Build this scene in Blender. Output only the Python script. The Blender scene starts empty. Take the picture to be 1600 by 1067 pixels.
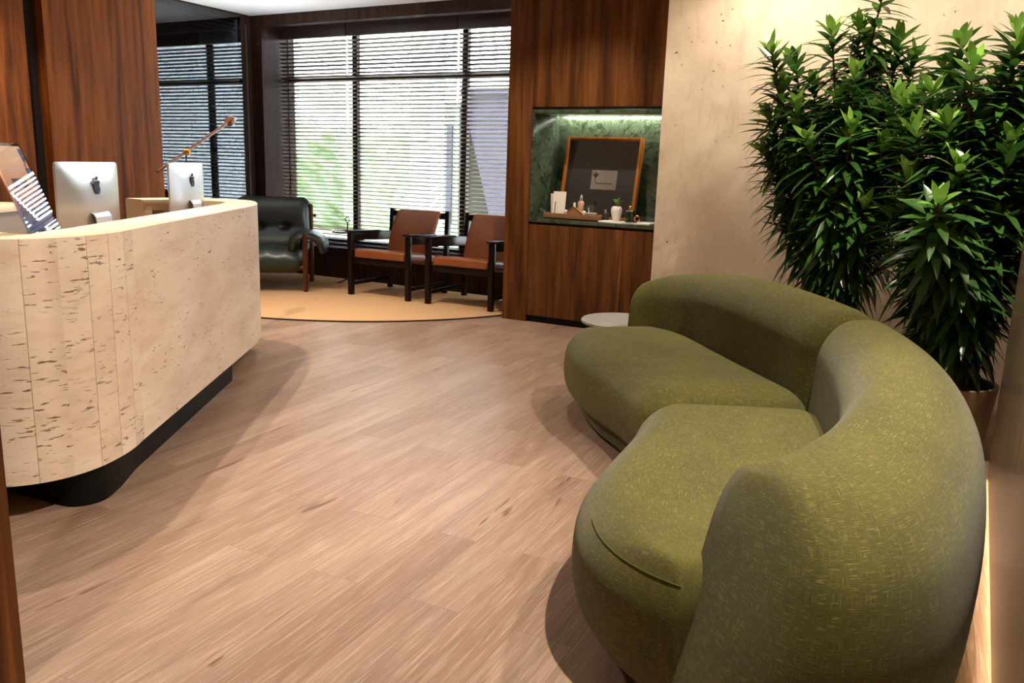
import bpy, bmesh, math, random
from mathutils import Vector, Matrix
random.seed(7)
S = bpy.context.scene
COL = S.collection

# ------------------------------------------------------------------ camera
F_PX, CAM_H = 1295.0, 1.32
YAW, TILT, ROLL = math.radians(28.8), math.atan(273 / 1295.0), 0.0326
f0 = Vector((-math.sin(YAW), math.cos(YAW), 0)); r0 = Vector((math.cos(YAW), math.sin(YAW), 0)); u0 = Vector((0, 0, 1))
fw = f0 * math.cos(TILT) - u0 * math.sin(TILT); up = f0 * math.sin(TILT) + u0 * math.cos(TILT)
cr = r0 * math.cos(ROLL) + up * math.sin(ROLL); cu = up * math.cos(ROLL) - r0 * math.sin(ROLL)
cam_d = bpy.data.cameras.new('camera'); cam = bpy.data.objects.new('camera', cam_d); COL.objects.link(cam)
cam_d.sensor_width = 36; cam_d.lens = F_PX / 1600 * 36; cam_d.clip_start = 0.02
M3 = Matrix((cr, cu, -fw)).transposed()
cam.matrix_world = Matrix.Translation((0, 0, CAM_H)) @ M3.to_4x4()
S.camera = cam

# ------------------------------------------------------------------ world, view
S.view_settings.view_transform = 'Standard'; S.view_settings.look = 'None'
S.view_settings.exposure = 0.0; S.view_settings.gamma = 1.0; S.view_settings.use_curve_mapping = False
w = bpy.data.worlds.new('sky'); S.world = w; w.use_nodes = True
bg = w.node_tree.nodes['Background']; bg.inputs[0].default_value = (0.80, 0.90, 1.0, 1); bg.inputs[1].default_value = 28.0

# ------------------------------------------------------------------ lamps
WARM = (1.0, 0.89, 0.75)
def spot(name, loc, target, power, angle=80, blend=.7, radius=.022, color=WARM):
    l = bpy.data.lights.new(name, 'SPOT'); l.energy = power; l.color = color
    l.spot_size = math.radians(angle); l.spot_blend = blend; l.shadow_soft_size = radius
    o = bpy.data.objects.new(name, l); COL.objects.link(o); o.location = loc
    o.rotation_euler = (Vector(target) - Vector(loc)).to_track_quat('-Z', 'Y').to_euler()
    return o
CZ = 2.88
SPOTS = [  # location xy, target xyz, power, cone
    ((-3.60, 2.30), (-3.30, 2.20, 0), 310, 96), ((-4.75, 3.80), (-4.45, 3.80, 0), 290, 100),     # over the staff side of the desk
    ((-0.08, 1.75), (-0.36, 1.75, 0), 600, 88), ((-0.08, 2.55), (-3.15, 2.45, 0.6), 480, 62), ((-0.08, 3.70), (-0.35, 3.85, 0), 310, 112),   # row along the right wall
    ((-1.60, 0.30), (-2.75, 1.35, 0.5), 170, 75),  # fill lamp added to brighten the near curve of the desk
    ((-1.30, 5.10), (-1.35, 5.85, 1.0), 125, 130), ((0.05, 5.00), (.1, 5.9, 1.3), 110, 130),     # wall washers on the concrete
    ((-2.85, 5.30), (-2.90, 5.75, 0), 130, 110), ((-4.45, 5.20), (-4.50, 5.35, 0), 205, 75), ((-5.60, 5.00), (-5.65, 5.20, 0), 205, 75),
    ((-6.10, 3.60), (-6.40, 3.60, 0), 130, 110), ((-5.9, 2.0), (-6.2, 2.0, 0), 110, 100),
]
for (x, y), t, p, a in SPOTS:
    spot('downlight', (x, y, CZ), t, p * 0.8, a)
spot('added_ceiling_fill', (-6.7, 6.3, 1.9), (-6.5, 6.2, 2.92), 75, 160, .6, .1, (.86, .93, 1.0))  # cool fill lamp added to lift the ceiling near the window

# ------------------------------------------------------------------ colour + node helpers
def lin(r, g, b):
    f = lambda c: (c / 255) / 12.92 if c / 255 <= .04045 else ((c / 255 + .055) / 1.055) ** 2.4
    return (f(r), f(g), f(b), 1)
class NT:
    def __init__(s, name):
        s.m = bpy.data.materials.new(name); s.m.use_nodes = True; s.t = s.m.node_tree
        s.t.nodes.clear(); s.out = s.n('ShaderNodeOutputMaterial')
        s.b = s.n('ShaderNodeBsdfPrincipled'); s.l(s.b.outputs[0], s.out.inputs[0])
    def n(s, k, **kw):
        x = s.t.nodes.new(k)
        for a, v in kw.items(): setattr(x, a, v)
        return x
    def l(s, a, b): s.t.links.new(a, b)
    def put(s, sock, v):
        if hasattr(v, 'is_linked') or isinstance(v, bpy.types.NodeSocket): s.l(v, sock)
        else: sock.default_value = v
    def coord(s, kind='Object', scale=(1, 1, 1), rot=(0, 0, 0)):
        c = s.n('ShaderNodeTexCoord'); m = s.n('ShaderNodeMapping')
        s.l(c.outputs[kind], m.inputs[0]); m.inputs['Scale'].default_value = scale; m.inputs['Rotation'].default_value = rot
        return m.outputs[0]
    def noise(s, vec, scale=1, detail=4, rough=.5, dist=0):
        x = s.n('ShaderNodeTexNoise'); s.l(vec, x.inputs['Vector'])
        x.inputs['Scale'].default_value = scale; x.inputs['Detail'].default_value = detail
        x.inputs['Roughness'].default_value = rough; x.inputs['Distortion'].default_value = dist
        return x.outputs[0]
    def ramp(s, fac, stops):
        x = s.n('ShaderNodeValToRGB'); s.l(fac, x.inputs[0]); e = x.color_ramp.elements
        while len(e) < len(stops): e.new(.5)
        for i, (p, c) in enumerate(stops): e[i].position = p; e[i].color = c if len(c) == 4 else (*c, 1)
        return x.outputs[0]
    def val(s, fac, a, b, lo=0., hi=1.):
        x = s.n('ShaderNodeMapRange'); s.l(fac, x.inputs[0])
        for i, v in enumerate((a, b, lo, hi)): x.inputs[1 + i].default_value = v
        return x.outputs[0]
    def mix(s, fac, a, b, mode='MIX'):
        x = s.n('ShaderNodeMix', data_type='RGBA', blend_type=mode)
        s.put(x.inputs[0], fac); s.put(x.inputs[6], a); s.put(x.inputs[7], b)
        return x.outputs[2]
    def math(s, op, a, b=0.):
        x = s.n('ShaderNodeMath', operation=op); s.put(x.inputs[0], a); s.put(x.inputs[1], b); return x.outputs[0]
    def bump(s, h, strength=.3, dist=.01):
        x = s.n('ShaderNodeBump'); s.l(h, x.inputs['Height']); x.inputs['Strength'].default_value = strength
        x.inputs['Distance'].default_value = dist; s.l(x.outputs[0], s.b.inputs['Normal'])
    def set(s, **k):
        for a, v in k.items():
            s.put(s.b.inputs[{'color': 'Base Color', 'rough': 'Roughness', 'metal': 'Metallic', 'spec': 'Specular IOR Level',
                              'coat': 'Coat Weight', 'coat_rough': 'Coat Roughness', 'sheen': 'Sheen Weight', 'emis': 'Emission Color',
                              'strength': 'Emission Strength', 'alpha': 'Alpha', 'trans': 'Transmission Weight', 'ior': 'IOR'}[a]], v)
        return s.m
def plain(name, rgb, rough=.5, metal=0., var=.06, scale=12, **k):
    t = NT(name); c = lin(*rgb); n = t.noise(t.coord(), scale, 3)
    d = tuple(x * (1 - var) for x in c[:3]) + (1,); e = tuple(min(1, x * (1 + var)) for x in c[:3]) + (1,)
    return t.set(color=t.mix(n, d, e), rough=rough, metal=metal, **k)

def walnut(name, dark, mid, light, horiz=False, rough=.5, strip=.115):
    t = NT(name)
    s = t.n('ShaderNodeSeparateXYZ'); c = t.n('ShaderNodeTexCoord'); t.l(c.outputs['Object'], s.inputs[0])
    a, z = (s.outputs[2], s.outputs[0]) if horiz else (t.math('ADD', s.outputs[0], s.outputs[1]), s.outputs[2])
    st = t.math('FLOOR', t.math('DIVIDE', a, strip))
    wn = t.n('ShaderNodeTexWhiteNoise', noise_dimensions='1D'); t.l(st, wn.inputs['W'])
    cmb = t.n('ShaderNodeCombineXYZ')
    t.l(t.math('MULTIPLY', a, 14.), cmb.inputs[0]); t.l(t.math('MULTIPLY', z, .8), cmb.inputs[1]); t.l(t.math('MULTIPLY', wn.outputs[0], 9.), cmb.inputs[2])
    n1 = t.noise(cmb.outputs[0], 1.0, 5, .55, .6)
    c2 = t.n('ShaderNodeCombineXYZ')
    t.l(t.math('MULTIPLY', a, 120.), c2.inputs[0]); t.l(t.math('MULTIPLY', z, 3.), c2.inputs[1]); t.l(st, c2.inputs[2])
    n2 = t.noise(c2.outputs[0], 1.0, 3, .6)
    col = t.ramp(n1, [(.28, lin(*dark)), (.5, lin(*mid)), (.72, lin(*light))])
    col = t.mix(t.val(n2, .4, .7, 0, .35), col, lin(*dark))
    col = t.mix(1.0, col, t.ramp(wn.outputs[0], [(0, (.78, .78, .78)), (1, (1, 1, 1))]), 'MULTIPLY')
    t.bump(n2, .08, .004)
    return t.set(color=col, rough=rough, spec=.14)

MAT = {}
MAT['walnut'] = walnut('walnut veneer', (58, 33, 14), (108, 65, 31), (140, 90, 46))
MAT['walnut_left'] = walnut('reddish walnut veneer', (74, 38, 10), (134, 72, 22), (158, 92, 34), strip=.16)
MAT['dark_wood'] = walnut('dark window timber', (36, 24, 19), (58, 38, 29), (72, 50, 38), strip=.3)
MAT['chair_wood'] = walnut('black stained chair timber', (18, 12, 10), (30, 20, 16), (42, 29, 22), strip=.5, rough=.3)
MAT['brown_wood'] = walnut('brown turned timber', (58, 32, 18), (92, 54, 30), (116, 72, 42), strip=.5, rough=.35)
MAT['frame_wood'] = walnut('honey picture frame timber', (120, 68, 22), (164, 100, 38), (190, 124, 56), strip=.5)
MAT['tray_wood'] = walnut('tray timber', (128, 88, 60), (160, 116, 84), (178, 134, 100), horiz=True, strip=.5)

def floor_mat():
    t = NT('oak plank floor'); R = math.radians(-93)
    v = t.coord('Object', (1, 1, 1), (0, 0, R))
    b = t.n('ShaderNodeTexBrick'); t.l(v, b.inputs[0]); b.offset = .37; b.offset_frequency = 2
    b.inputs['Color1'].default_value = (0, 0, 0, 1); b.inputs['Color2'].default_value = (1, 1, 1, 1); b.inputs['Mortar'].default_value = (.5, .5, .5, 1)
    b.inputs['Scale'].default_value = 1; b.inputs['Mortar Size'].default_value = .0012; b.inputs['Mortar Smooth'].default_value = .3
    b.inputs['Brick Width'].default_value = 1.22; b.inputs['Row Height'].default_value = .185
    sp = t.n('ShaderNodeSeparateColor'); t.l(b.outputs[0], sp.inputs[0]); rnd = sp.outputs[0]
    s = t.n('ShaderNodeSeparateXYZ'); t.l(v, s.inputs[0])
    def vec(kx, ky, kz):
        c = t.n('ShaderNodeCombineXYZ'); t.l(t.math('MULTIPLY', s.outputs[0], kx), c.inputs[0])
        t.l(t.math('MULTIPLY', s.outputs[1], ky), c.inputs[1]); t.l(t.math('MULTIPLY', rnd, kz), c.inputs[2]); return c.outputs[0]
    n1 = t.noise(vec(1.1, 11, 23), 1, 5, .6, .5)
    n2 = t.noise(vec(5, 130, 17), 1, 3, .6, .3)
    n3 = t.noise(vec(2.2, 17, 31), 1, 2, .5, 1.2)
    n4 = t.noise(vec(1.6, 4, 11), 1, 1, .5)
    col = t.ramp(n1, [(.25, lin(122, 99, 83)), (.5, lin(146, 120, 102)), (.75, lin(163, 139, 121))])
    col = t.mix(t.val(rnd, .1, .9, 0, .6), col, lin(122, 94, 75))
    col = t.mix(t.val(n2, .5, .75, 0, .5), col, lin(188, 166, 148))
    col = t.mix(t.val(n2, .46, .28, 0, .32), col, lin(122, 88, 64))
    crack = t.math('MULTIPLY', t.val(n3, .66, .72), t.val(n4, .50, .58))
    col = t.mix(t.math('MULTIPLY', crack, .85), col, lin(92, 66, 48))
    col = t.mix(t.math('MULTIPLY', b.outputs['Fac'], .65), col, lin(110, 80, 60))
    t.bump(n2, .12, .003)
    return t.set(color=col, rough=t.val(n2, .3, .7, .32, .44), spec=.25)
MAT['floor'] = floor_mat()

def concrete():
    t = NT('beige concrete render'); v = t.coord()
    n = t.noise(v, 1.3, 6, .6, .4); n2 = t.noise(t.coord(scale=(9, 9, 2.5)), 1.6, 5, .65, .8)
    d = t.noise(v, 26, 2, .5); m = t.noise(v, 3.0, 2)
    col = t.ramp(n, [(.3, lin(184, 162, 136)), (.5, lin(206, 186, 160)), (.7, lin(222, 204, 180))])
    col = t.mix(t.val(n2, .52, .75, 0, .5), col, lin(176, 146, 118))
    col = t.mix(t.math('MULTIPLY', t.val(d, .71, .75), t.val(m, .5, .58)), col, lin(110, 82, 60))
    t.bump(n2, .15, .01)
    return t.set(color=col, rough=.7)
MAT['concrete'] = concrete()

def travertine(name, strips):
    t = NT(name); c = t.n('ShaderNodeTexCoord'); s = t.n('ShaderNodeSeparateXYZ'); t.l(c.outputs['UV'], s.inputs[0])
    u, z = s.outputs[0], s.outputs[1]
    st = t.math('FLOOR', t.math('DIVIDE', u, .118)) if strips else t.math('MULTIPLY', u, 0.)
    def vec(a, b, k=3.7):
        x = t.n('ShaderNodeCombineXYZ'); t.l(t.math('MULTIPLY', u, a), x.inputs[0]); t.l(t.math('MULTIPLY', z, b), x.inputs[1])
        t.l(t.math('MULTIPLY', st, k), x.inputs[2]); return x.outputs[0]
    n = t.noise(vec(1.6, 5), 1, 5, .6, .5); n2 = t.noise(vec(15, 82), 1, 3, .6, .25); area = t.noise(vec(2.2, 5.5, 5.1), 1, 3, .6)
    n3 = t.noise(vec(5, 24), 1, 4, .6, .3)
    col = t.ramp(n, [(.3, lin(214, 190, 168)), (.5, lin(230, 210, 190)), (.72, lin(240, 224, 206))])
    col = t.mix(t.val(n3, .55, .75, 0, .35), col, lin(198, 162, 124))
    pit = t.math('MULTIPLY', t.val(n2, .60 if strips else .63, .64 if strips else .665), t.val(area, .43, .55))
    if strips:
        wn = t.n('ShaderNodeTexWhiteNoise', noise_dimensions='1D'); t.l(st, wn.inputs['W'])
        col = t.mix(1., col, t.ramp(wn.outputs[0], [(0, (.86, .82, .80)), (1, (1, 1, 1))]), 'MULTIPLY')
        fr = t.math('FRACT', t.math('DIVIDE', u, .118)); ed = t.math('LESS_THAN', fr, .022)
        ed = t.math('MULTIPLY', ed, t.math('GREATER_THAN', wn.outputs[0], .35))
        col = t.mix(t.math('MULTIPLY', ed, .7), col, lin(120, 88, 62))
    col = t.mix(t.math('MULTIPLY', pit, .85), col, lin(98, 60, 30))
    t.bump(t.math('SUBTRACT', 1., pit), .5, .004)
    return t.set(color=col, rough=.5)
MAT['travertine'] = travertine('travertine slab', False)
MAT['travertine_strips'] = travertine('travertine strips', True)
MAT['stone_top'] = plain('honed pale stone', (236, 214, 180), .5, var=.04)

def fabric():
    t = NT('olive green woven fabric'); c = t.coord('UV'); s = t.n('ShaderNodeSeparateXYZ'); t.l(c, s.inputs[0])
    def vec(a, b, k=0.):
        x = t.n('ShaderNodeCombineXYZ'); t.l(t.math('MULTIPLY', s.outputs[0], a), x.inputs[0]); t.l(t.math('MULTIPLY', s.outputs[1], b), x.inputs[1])
        x.inputs[2].default_value = k; return x.outputs[0]
    h = t.noise(vec(24, 760), 1, 3, .6); v = t.noise(vec(760, 24, 4), 1, 3, .6); big = t.noise(vec(5, 5, 9), 1, 3)
    wv = t.n('ShaderNodeTexWave', wave_type='BANDS', bands_direction='X'); t.l(vec(1, 0), wv.inputs[0]); wv.inputs['Scale'].default_value = 130
    wh = t.n('ShaderNodeTexWave', wave_type='BANDS', bands_direction='Y'); t.l(vec(0, 1), wh.inputs[0]); wh.inputs['Scale'].default_value = 130
    weave = t.math('MULTIPLY', wv.outputs['Fac'], wh.outputs['Fac'])
    fl = t.math('MAXIMUM', t.val(h, .59, .73), t.val(v, .61, .75))
    col = t.mix(t.val(big, .35, .65), lin(68, 66, 22), lin(78, 75, 26))
    col = t.mix(t.val(weave, 0, .7, 0, .35), col, lin(122, 114, 48))
    col = t.mix(t.math('MULTIPLY', fl, .62), col, lin(206, 192, 112))
    dk = t.math('MAXIMUM', t.val(h, .42, .3), t.val(v, .42, .3))
    col = t.mix(t.math('MULTIPLY', dk, .6), col, lin(28, 30, 14))
    t.bump(t.math('ADD', weave, fl), .35, .003)
    return t.set(color=col, rough=.85, sheen=.12, spec=.25)
MAT['fabric'] = fabric()

def leather(name, rgb, rgb2, rough):
    t = NT(name); v = t.coord(); n = t.noise(v, 5, 4, .6); k = t.noise(v, 160, 2)
    t.bump(k, .08, .002)
    return t.set(color=t.mix(n, lin(*rgb), lin(*rgb2)), rough=rough, spec=.45)
MAT['tan_leather'] = leather('tan leather', (122, 68, 34), (150, 88, 48), .36)
MAT['green_leather'] = leather('dark green leather', (30, 38, 33), (48, 56, 48), .36)
MAT['ceiling'] = plain('white ceiling paint', (228, 226, 222), .8, var=.015)
MAT['plaster'] = plain('warm plaster', (200, 180, 156), .8, var=.03)
MAT['black'] = plain('matte black laminate', (9, 8, 8), .5, spec=.2)
MAT['shadow_gap'] = plain('dark recess lining', (26, 16, 10), .7)
MAT['slat'] = plain('dark timber slat', (54, 42, 38), .38, var=.12, scale=4)
MAT['cord'] = plain('dark cord', (70, 60, 55), .7)
MAT['bead'] = plain('metal bead chain', (120, 112, 108), .35, .8)
MAT['aluminium'] = plain('brushed aluminium', (196, 192, 190), .34, .85, var=.02)
MAT['logo_black'] = plain('polished black', (10, 12, 16), .08)
MAT['screen'] = plain('black screen glass', (8, 8, 10), .1)
MAT['brass'] = plain('brass', (196, 142, 60), .3, .9)
MAT['bronze'] = plain('brown bronze', (104, 58, 30), .35, .5)
MAT['rug'] = plain('tan wool rug', (184, 144, 102), .95, var=.12, scale=220)
MAT['rug_edge'] = plain('dark rug binding', (48, 30, 22), .9)
MAT['paper'] = plain('white card', (236, 228, 218), .7, var=.02)
MAT['ink'] = plain('dark ink', (40, 34, 32), .7)
MAT['mat_dark'] = plain('charcoal mount board', (38, 36, 34), .6)
MAT['card'] = plain('greige card', (150, 134, 120), .7, var=.04)
MAT['ceramic'] = plain('white ceramic', (226, 220, 214), .3, var=.02)
MAT['amber'] = plain('rosy bottle', (206, 158, 132), .2)
MAT['wicker'] = plain('woven cane', (150, 110, 74), .7, var=.3, scale=120)
MAT['green_glass'] = plain('dark green lacquer', (34, 44, 18), .15)
MAT['chrome'] = plain('chrome', (220, 218, 214), .12, 1.)
MAT['gold'] = plain('gold', (206, 150, 78), .25, 1.)
MAT['pot'] = plain('grey brown stoneware', (150, 128, 104), .6, var=.1, scale=8)
MAT['soil'] = plain('potting soil', (58, 42, 28), .95, var=.4, scale=60)
MAT['bark'] = plain('brown cane bark', (104, 72, 44), .8, var=.25, scale=40)
MAT['metal_dark'] = plain('blackened steel', (22, 20, 20), .35, .6)
MAT['tabletop_grey'] = plain('grey table top', (120, 116, 112), .25)
MAT['pot_soil'] = MAT['soil']

def marble(name, base, vein, rough=.2):
    t = NT(name); v = t.coord(); n = t.noise(v, 4, 7, .65, 1.8); n2 = t.noise(v, 18, 5, .6, 1.)
    col = t.ramp(n, [(.35, lin(*base)), (.52, tuple((a + b) * .38 for a, b in zip(lin(*base)[:3], lin(*vein)[:3]))), (.62, lin(*base)), (.75, lin(*vein))])
    col = t.mix(t.val(n2, .5, .75, 0, .4), col, lin(*vein))
    return t.set(color=col, rough=rough)
MAT['green_marble'] = marble('dark green marble', (36, 48, 34), (112, 128, 100))
MAT['white_marble'] = marble('white marble', (160, 158, 150), (196, 192, 184), .3)
def stone_panel():
    t = NT('polished beige stone panel'); n = t.noise(t.coord(scale=(3, 9, .5)), 1.5, 5, .6, .5)
    col = t.ramp(n, [(.3, lin(128, 108, 88)), (.55, lin(154, 134, 112)), (.75, lin(172, 154, 132))])
    return t.set(color=col, rough=.22, spec=.5)
MAT['stone_panel'] = stone_panel()

def leaf(name, a, b, c):
    t = NT(name); n = t.noise(t.coord(), 9, 3); k = t.noise(t.coord(), 70, 2)
    col = t.ramp(n, [(.3, lin(*a)), (.55, lin(*b)), (.75, lin(*c))])
    t.set(color=col, rough=.3, spec=.5)
    tr = t.n('ShaderNodeBsdfTranslucent'); t.l(t.mix(.5, col, lin(*c)), tr.inputs[0])
    mx = t.n('ShaderNodeMixShader'); mx.inputs[0].default_value = .18
    t.l(t.b.outputs[0], mx.inputs[1]); t.l(tr.outputs[0], mx.inputs[2]); t.l(mx.outputs[0], t.out.inputs[0])
    return t.m
MAT['leaf'] = leaf('glossy dark green leaf', (40, 70, 27), (60, 102, 40), (84, 126, 54))
MAT['leaf_young'] = leaf('young yellow green leaf', (96, 140, 50), (124, 168, 66), (160, 194, 96))
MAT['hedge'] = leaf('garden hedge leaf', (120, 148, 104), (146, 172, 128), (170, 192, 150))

def pane_mat(name, tint, refl, fk=.75):
    t = NT(name); tr = t.n('ShaderNodeBsdfTransparent'); tr.inputs[0].default_value = (*tint, 1)
    g = t.n('ShaderNodeBsdfGlossy'); g.inputs['Roughness'].default_value = .01
    lw = t.n('ShaderNodeLayerWeight'); lw.inputs[0].default_value = .35
    mx = t.n('ShaderNodeMixShader'); t.l(t.val(lw.outputs['Fresnel'], 0, 1, refl, min(1., refl + fk)), mx.inputs[0])
    t.l(tr.outputs[0], mx.inputs[1]); t.l(g.outputs[0], mx.inputs[2]); t.l(mx.outputs[0], t.out.inputs[0])
    return t.m
MAT['glass'] = pane_mat('window glass', (.96, .98, .97), .03)
MAT['glass_tint'] = pane_mat('grey tinted glass', (.34, .36, .38), .06, .45)
MAT['acrylic'] = pane_mat('clear acrylic', (.96, .97, .98), .015, .4)

def glow(name, col, k):
    t = NT(name); return t.set(color=(1, 1, 1, 1), emis=col, strength=k)
MAT['led'] = glow('warm led diffuser', (1, .72, .38, 1), 9)
MAT['led_white'] = glow('neutral led diffuser', (1, .96, .84, 1), 85)

# ------------------------------------------------------------------ mesh builder
class MB:
    def __init__(s): s.v = []; s.f = []; s.uv = []; s.mi = []; s.cur = 0
    def add(s, vs, fs, uvs=None):
        o = len(s.v); s.v += [tuple(p) for p in vs]
        for i, f in enumerate(fs):
            s.f.append([o + k for k in f]); s.uv.append(uvs[i] if uvs else None); s.mi.append(s.cur)
        return s
    def box(s, c, d, rot=(0, 0, 0), bev=0.0, seg=2):
        bm = bmesh.new(); bmesh.ops.create_cube(bm, size=1)
        bmesh.ops.scale(bm, vec=d, verts=bm.verts)
        if bev > 0: bmesh.ops.bevel(bm, geom=bm.edges[:], offset=min(bev, min(d) * .49), segments=seg, profile=.5, affect='EDGES')
        R = Matrix.Translation(c) @ (Matrix.Rotation(rot[2], 4, 'Z') @ Matrix.Rotation(rot[1], 4, 'Y') @ Matrix.Rotation(rot[0], 4, 'X'))
        bmesh.ops.transform(bm, matrix=R, verts=bm.verts)
        bm.verts.index_update(); s.add([v.co[:] for v in bm.verts], [[v.index for v in f.verts] for f in bm.faces]); bm.free(); return s
    def tube(s, pts, rad, n=10, cap=True):
        pts = [Vector(p) for p in pts]; m = len(pts)
        rad = [rad] * m if not hasattr(rad, '__len__') else rad
        vs = []; prev = None
        for i, p in enumerate(pts):
            d = (pts[min(i + 1, m - 1)] - pts[max(i - 1, 0)]).normalized()
            if prev is None: a = d.orthogonal().normalized()
            else: a = (prev - d * prev.dot(d)).normalized()
            prev = a; b = d.cross(a)
            for k in range(n):
                t = 2 * math.pi * k / n; vs.append(p + (a * math.cos(t) + b * math.sin(t)) * rad[i])
        fs = [[i * n + k, i * n + (k + 1) % n, (i + 1) * n + (k + 1) % n, (i + 1) * n + k] for i in range(m - 1) for k in range(n)]
        if cap: fs += [list(range(n))[::-1], [(m - 1) * n + k for k in range(n)]]
        return s.add(vs, fs)
    def lathe(s, prof, c=(0, 0, 0), n=32):
        vs = []; fs = []
        for r, z in prof:
            for k in range(n):
                t = 2 * math.pi * k / n; vs.append((c[0] + r * math.cos(t), c[1] + r * math.sin(t), c[2] + z))
        for i in range(len(prof) - 1):
            for k in range(n): fs.append([i * n + k, i * n + (k + 1) % n, (i + 1) * n + (k + 1) % n, (i + 1) * n + k])
        if prof[0][0] > 1e-5: fs.append(list(range(n))[::-1])
        if prof[-1][0] > 1e-5: fs.append([(len(prof) - 1) * n + k for k in range(n)])
        return s.add(vs, fs)
    def prism(s, poly, z0, z1, bev=0):
        bm = bmesh.new(); b = [bm.verts.new((x, y, z0)) for x, y in poly]; f = bm.faces.new(b)
        r = bmesh.ops.extrude_face_region(bm, geom=[f]); nv = [g for g in r['geom'] if isinstance(g, bmesh.types.BMVert)]
        bmesh.ops.translate(bm, vec=(0, 0, z1 - z0), verts=nv); bmesh.ops.recalc_face_normals(bm, faces=bm.faces)
        if bev:
            ed = [e for e in bm.edges if len(e.link_faces) == 2 and e.calc_face_angle() > .8]
            bmesh.ops.bevel(bm, geom=ed, offset=bev, segments=2, profile=.5, affect='EDGES')
        bm.verts.index_update(); s.add([v.co[:] for v in bm.verts], [[v.index for v in q.verts] for q in bm.faces]); bm.free(); return s
    def sphere(s, c, r, n=14, m=8, sc=(1, 1, 1)):
        vs = []; fs = []
        for i in range(m + 1):
            a = math.pi * i / m
            for k in range(n):
                t = 2 * math.pi * k / n
                vs.append((c[0] + r * sc[0] * math.sin(a) * math.cos(t), c[1] + r * sc[1] * math.sin(a) * math.sin(t), c[2] - r * sc[2] * math.cos(a)))
        for i in range(m):
            for k in range(n): fs.append([i * n + k, i * n + (k + 1) % n, (i + 1) * n + (k + 1) % n, (i + 1) * n + k])
        return s.add(vs, fs)
    def rbox(s, dim, rad, n, fn):
        """rounded box in (s,t,h) units, then bent through fn(s,t,h)"""
        L = dim; idx = {}; vs = []; fs = []; uvs = []
        def P(i, j, k):
            key = (i, j, k)
            if key in idx: return idx[key]
            p = [L[0] * i / n[0], L[1] * j / n[1], L[2] * k / n[2]]; c = [min(max(p[a], rad[a]), L[a] - rad[a]) for a in range(3)]
            d = Vector([(p[a] - c[a]) / rad[a] for a in range(3)])
            if d.length > 1e-9:
                mx = max(abs(x) for x in d); q = d * (mx / d.length)
                p = [c[a] + q[a] * rad[a] for a in range(3)]
            idx[key] = len(vs); vs.append(fn(*p)); return idx[key]
        for ax in range(3):
            a, b = [k for k in range(3) if k != ax]
            for side in (0, n[ax]):
                for i in range(n[a]):
                    for j in range(n[b]):
                        q = []; u = []
                        for di, dj in ((0, 0), (1, 0), (1, 1), (0, 1)):
                            k = [0, 0, 0]; k[ax] = side; k[a] = i + di; k[b] = j + dj
                            q.append(P(*k)); u.append((L[a] * (i + di) / n[a], L[b] * (j + dj) / n[b]))
                        if (side > 0) == (ax == 1): q.reverse(); u.reverse()
                        fs.append(q); uvs.append(u)
        return s.add(vs, fs, uvs)
    def build(s, name, mats, parent=None, loc=None, rotz=0, smooth=True, angle=40):
        me = bpy.data.meshes.new(name); me.from_pydata(s.v, [], s.f)
        for m in (mats if isinstance(mats, (list, tuple)) else [mats]): me.materials.append(MAT[m])
        for p, i in zip(me.polygons, s.mi): p.material_index = i; p.use_smooth = smooth
        if any(s.uv):
            ul = me.uv_layers.new(name='UVMap')
            for p, u in zip(me.polygons, s.uv):
                if u:
                    for li, c in zip(p.loop_indices, u): ul.data[li].uv = c
        me.update()
        if smooth and angle: me.set_sharp_from_angle(angle=math.radians(angle))
        o = bpy.data.objects.new(name, me); COL.objects.link(o)
        if parent: o.parent = parent
        if loc is not None: o.location = loc
        if rotz: o.rotation_euler = (0, 0, rotz)
        return o
def tag(o, label=None, cat=None, group=None, kind=None):
    if label: o['label'] = label
    if cat: o['category'] = cat
    if group: o['group'] = group
    if kind: o['kind'] = kind
    return o
def thing(name, label, cat, loc=(0, 0, 0), rotz=0, group=None):
    o = bpy.data.objects.new(name, None); COL.objects.link(o); o.location = loc; o.rotation_euler = (0, 0, rotz)
    o.empty_display_size = .1
    return tag(o, label, cat, group)
def struct(name, mb, mat, label=None, parent=None):
    o = mb.build(name, mat, parent)
    return tag(o, label, None, None, 'structure') if parent is None else o
def dup(root, loc, rotz, label, group=None):
    r = root.copy(); COL.objects.link(r); r.location = loc; r.rotation_euler = (0, 0, rotz); r['label'] = label
    if group: r['group'] = group
    for ch in list(root.children):
        c = ch.copy(); COL.objects.link(c); c.parent = r
        for g in list(ch.children):
            d = g.copy(); COL.objects.link(d); d.parent = c
    return r
def cat_spline(pts, m):
    """m points evenly by parameter on a Catmull-Rom spline"""
    P = [Vector(p) for p in pts]; n = len(P) - 1; out = []
    for i in range(m):
        x = n * i / (m - 1); k = min(int(x), n - 1); t = x - k
        a = P[k - 1] if k > 0 else P[0] * 2 - P[1]; d = P[k + 2] if k + 2 <= n else P[n] * 2 - P[n - 1]; b, c = P[k], P[k + 1]
        out.append(.5 * ((2 * b) + (c - a) * t + (2 * a - 5 * b + 4 * c - d) * t * t + (3 * b - a - 3 * c + d) * t ** 3))
    return out
def sampler(pts, m=200):
    T = cat_spline([tuple(p) + (0,) * (3 - len(p)) for p in pts], m)
    def f(u):
        x = min(max(u, 0), 1) * (m - 1); i = min(int(x), m - 2); return T[i].lerp(T[i + 1], x - i)
    return f
def rect(x0, x1, y0, y1, z0, z1, mb=None, bev=0):
    mb = mb or MB(); return mb.box(((x0 + x1) / 2, (y0 + y1) / 2, (z0 + z1) / 2), (x1 - x0, y1 - y0, z1 - z0), bev=bev)

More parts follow.
